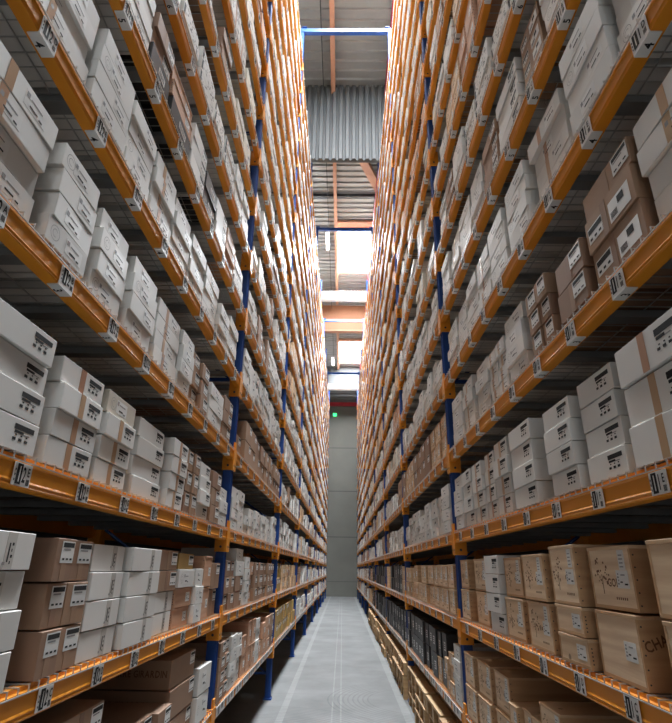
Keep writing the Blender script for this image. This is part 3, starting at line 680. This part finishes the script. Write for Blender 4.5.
for b in things:
    kd = b['kind']; fam = FAM[kd]; m = BODY[kd]; side = b['side']
    w = max(.1, round((b['y1'] - b['y0']) / .01) * .01 - .002); h = round(b['h'] / .0025) * .0025; h = min(h, b['h']); d = round(b['dep'] / .05) * .05
    X = XL if side < 0 else XR
    x = X + side * (d / 2 + .004 + max(b['dx'], -.004)); y = (b['y0'] + b['y1']) / 2 + b['dy']
    rz = (0 if side < 0 else math.pi) + b['rot']
    wooden = fam == 'wood'; big = b['area'] > 45
    wood_full = wooden and big
    me = cached(('b', m, w, round(h, 4), d, wood_full), lambda: body_mesh('caseside' if wood_full and m == 'wood' else m, w, h, d, wood_full))
    o = link(NAME[fam], me, None, (x, y, b['z']), rz)
    tag(o, describe(b), 'case' if wooden else 'carton', '%s on the %s shelf of the %s rack' % ({'white': 'white cartons', 'brown': 'brown cartons', 'wood': 'wooden cases', 'black': 'black cartons', 'yellow': 'yellow cartons'}[fam], SHELFW[b['n'] + 1], 'left' if side < 0 else 'right'))
    if b['area'] < 14: continue
    hk = round(h, 4); sd = (b['si'] * 3 + b['ri'] + b['n']) % 5
    if wooden:
        if wood_full:
            link('lid', cached(('l', m, w, hk, d), lambda: lid_mesh(m, w, h, d)), o)
            link('end_panel', cached(('p', m, w, hk, d), lambda: panel_mesh('endwood' if m == 'wood' else m, w, h, d)), o)
        else: d2 = d
        dd = d if wood_full else d + .004
        link('shipping_label', cached(('lab', 'wood', w, hk, dd), lambda: label_mesh('wood', w, h, dd, 1)), o)
        if kd in ('emb', 'god', V) and hk > .15:
            for nm, me2 in zip(('burnt_print', 'burnt_lettering'), cached(('e', w, hk, dd, sd, kd == 'god'), lambda: emblem_mesh(w, h, dd, sd, 'GOD' if kd == 'god' else None))): link(nm, me2, o)
            if kd == 'god':
                mb = MB(); text_on(mb, 'GOD', (dd / 2 - .0016, -w * .10, h * .36), EY, EZ, .036, 'burn'); link('printed_lettering', mb.mesh('printed_lettering', fix=False), o)
            if big: link('paper_slip', cached(('s', w, hk, dd), lambda: paperslip_mesh(w, h, dd)), o)
        if kd == 'cha':       # lettering on the side that faces up the aisle
            mb = MB(); text_on(mb, 'CHA', (d / 2 - .016, w / 2 + .0008, h * .50), (-.94, 0, .34), (.34, 0, .94), .042, 'burn', .85); text_on(mb, 'P', (d / 2 - .10, w / 2 + .0008, h * .28), (-1, 0, 0), EZ, .03, 'burn')
            tag(link('printed_lettering', mb.mesh('printed_lettering', fix=False), o), 'dark branded letters on the case side')
        continue
    st = {W: 'plain', T: 'plain', 'bw': 'bar', 'bt': 'bar', 'cw': 'centre', P_: 'busy', 'cream': 'plain', 'pl': 'brown', 'bb': 'brown', B: 'brown', 'lb': 'longpaper', 'girardin': 'brown', 'tan': 'brown', K: 'black', 'yellow': 'brown'}[kd]
    sd2 = sd if st in ('plain', 'busy') else 0
    link('shipping_label' if st in ('brown', 'black', 'longpaper') else 'label_print', cached(('lab', st, w, hk, d, sd2), lambda: label_mesh(st, w, h, d, sd2)), o)
    if st == 'plain' and sd2 % 3 == 0 and big and kd != T: link('circle_print', cached(('cp', w, hk, d), lambda: circle_mesh(w, h, d)), o)
    if kd == 'lb': link('shipping_label', cached(('lab', 'lp2', w, hk, d, sd2), lambda: label_mesh('longpaper2', w, h, d, sd2)), o)
    if kd in (T, 'bt'): tag(link('tape', cached(('t', w, hk, d), lambda: tape_mesh(w, h, d, -.04 if kd == 'bt' else -.12)), o), 'brown packing tape')
    if kd in (B, 'lb') and big: link('tape', cached(('t2', w, hk, d), lambda: tape_mesh(w, h, d, 0.0 if kd == B else -.08, 'brown')), o)
    if kd == 'girardin':
        mb = MB(); text_on(mb, 'PIERRE GIRARDIN', (-d / 2 + .10, -w / 2 - .0008, h * .42), EX, EZ, .048, 'burn', .8)
        tag(link('printed_lettering', mb.mesh('printed_lettering', fix=False), o), 'dark printed lettering on the carton side')
    if kd == 'bw' and side > 0 and big:
        mb = MB(); ring_on(mb, (d / 2 - .16, w / 2 + .0008, h * .5), (-1, 0, 0), EZ, .036, .002, 'greyink'); ring_on(mb, (d / 2 - .16, w / 2 + .0008, h * .5), (-1, 0, 0), EZ, .021, .002, 'greyink', 30, 320)
        link('circle_print', cached(('c', w, hk, d), lambda: mb.mesh('circle_print', fix=False)), o)

# everything too small or too far to single out: one object per kind
def front_quads(mb, cx, cy, ang, d, w, z, h, kd, r):
    """small printed rectangles on the front, aisle side"""
    ca, sa = math.cos(ang), math.sin(ang)
    def rect(y0, y1, z0, z1, m, e=.0015):
        mb.quad([(cx + ca * (d / 2 + e) - sa * yy, cy + sa * (d / 2 + e) + ca * yy, z + zz) for yy, zz in ((y0, z0), (y1, z0), (y1, z1), (y0, z1))], m)
    if kd in (W, 'bw', T, 'bt', 'cream', 'cw'):
        c = w * r.uniform(.0, .25); rect(c - .03, c + .045, h * .2, h * .78, 'paper'); rect(c - .005, c + .035, h * .45, h * .68, 'ink' if r.random() < .45 else 'greyink', .002); rect(c - .025, c - .01, h * .25, h * .6, 'greyink', .002)
        if kd in (T, 'bt'): rect(-w * .15 - .016, -w * .15 + .016, .001, h - .001, 'tape')
    elif kd == P_:
        rect(-w * .45, -w * .38, h * .1, h * .9, 'ink')
        for q in range(7):
            y = r.uniform(-w * .35, w * .35); zz = r.uniform(.1, .7) * h; rect(y, y + .025, zz, zz + h * .16, 'greyink', .0015 + .0001 * q)
    elif kd == K:
        rect(-w * .2, w * .12, h * .3, h * .62, 'paper'); rect(-w * .15, w * .06, h * .42, h * .5, 'ink', .002)
    elif FAM[kd] == 'wood':
        rect(w * .05, w * .05 + .06, h * .25, h * .6, 'paper')
        if h > .15: rect(-w * .35, -w * .12, h * .4, h * .72, 'burn')
    else:
        rect(w * .02, w * .02 + .07, h * .35, h * .85, 'paper'); rect(w * .02 + .006, w * .02 + .064, h * .66, h * .8, 'ink', .002)
SM = {f: MB() for f in lim}
for b in stuff:
    kd = b['kind']; mb = SM[FAM[kd]]; side = b['side']; X = XL if side < 0 else XR; d = b['dep']; w = b['y1'] - b['y0'] - .003; h = b['h']
    x = X + side * (d / 2 + .004 + max(b['dx'], -.004)); y = (b['y0'] + b['y1']) / 2 + b['dy']; ang = (0 if side < 0 else math.pi) + b['rot']
    mb.xbox(x, y, ang, -d / 2, d / 2, -w / 2, w / 2, b['z'], b['z'] + h, BODY[kd]); front_quads(mb, x, y, ang, d, w, b['z'], h, kd, R)
# second row of goods behind the front row
for side in (-1, 1):
    for j in range(NB):
        for n in range(-1, NMAX + 1):
            y = UY(j) + .1
            while y < UY(j + 1) - .45:
                w = R.uniform(.28, .4); h = R.choice((.17, .26, .34, .34)); f = R.choice(('white', 'white', 'brown', 'wood')) if n > 0 else R.choice(('brown', 'wood', 'white'))
                x = (XL if side < 0 else XR) + side * R.uniform(.80, .83)
                SM[f].xbox(x, y + w / 2, 0, -.2, .2, -w / 2, w / 2, deckz(n), deckz(n) + h, f); y += w + .03
SL = {'white': 'white cartons filling the farther and upper shelves of both racks', 'brown': 'brown cartons filling the farther and upper shelves of both racks', 'wood': 'wooden cases filling the farther and upper shelves of both racks', 'black': 'black cartons on the far lower shelves', 'yellow': 'yellow cartons far along the shelves'}
for f, mb in SM.items():
    if not mb.v: continue
    me = bpy.data.meshes.new(f); me.from_pydata(mb.v, [], mb.f)
    for m in mb.mats: me.materials.append(M[m])
    me.polygons.foreach_set('material_index', mb.mi); me.update()
    o = link(NAME[f], me); tag(o, SL[f], 'case' if f == 'wood' else 'carton', None, 'stuff')

# ------------------------------------------------------------------ pallets on the floor under the right rack
def pallet_parts():
    # 0.8 m side faces the aisle (local y), 1.2 m goes into the rack (local x from 0 to -1.2)... front at x=0
    a = MB()
    for k in range(7): x = -.145 / 2 - k * (.8 - .1) / 4.4; 
    for k in range(7):
        x0 = -1.0 + .15 * k; a.box(x0, x0 + .115, -.4, .4, .122, .144, 'pallet')
    for y in (-.4, -.05, .30): a.box(-1.0, .015, y, y + .1, .100, .122, 'pallet')
    bl = []
    for y in (-.4, -.05, .30):
        for x in (-.985, -.56, -.13): bl.append(MB().box(x, x + .145, y, y + .1, .022, .100, 'pallet').mesh('block'))
    bt = MB()
    for y in (-.4, -.05, .30): bt.box(-1.0, .015, y, y + .1, 0, .022, 'pallet')
    return a.mesh('deck_boards'), bl, bt.mesh('bottom_boards')
PA = pallet_parts()
for j in range(1, 5):
    for q in range(4):
        yc = UY(j) + .50 + .86 * q + R.uniform(-.01, .01)
        nl = 3
        for l in range(nl):
            root = link('wooden_pallet', None, None, (XR - .02 + R.uniform(-.03, .03), yc + R.uniform(-.012, .012), .1445 * l), math.pi + R.uniform(-.012, .012))
            tag(root, '%s pale pallet in %s pallet pile past %s blue post, under right rack' % (['bottom', 'middle', 'top'][l], ORD[q + 1], ORD[j]), 'pallet', 'pallets piled under the right rack')
            link('deck_boards', PA[0], root); link('bottom_boards', PA[2], root)
            for me in PA[1]: link('block', me, root)

# ------------------------------------------------------------------ light
wd = bpy.data.worlds.new('world'); scene.world = wd; wd.use_nodes = True
bg = wd.node_tree.nodes['Background']; bg.inputs[0].default_value = (.75, .85, 1, 1); bg.inputs[1].default_value = .05
# added fill light behind the viewer
L = bpy.data.lights.new('rear_fill_light', 'AREA'); L.shape = 'RECTANGLE'; L.size = 6.2; L.size_y = 5.0; L.energy = 45; L.color = (.95, .97, 1)
lo = link('rear_fill_light', L, None, (0, Y0 + .05, 3.2)); lo.rotation_euler = (math.radians(90), 0, 0)
scene.view_settings.view_transform = 'Standard'; scene.view_settings.look = 'None'; scene.view_settings.gamma = 1; scene.view_settings.use_curve_mapping = False
scene.view_settings.exposure = 0.42
scene.cycles.sample_clamp_indirect = 4; scene.cycles.max_bounces = 10; scene.cycles.diffuse_bounces = 6
print('boxes', len(boxes), 'things', len(things), 'objects', len(bpy.data.objects), {f: sum(1 for b in things if FAM[b['kind']] == f) for f in lim})
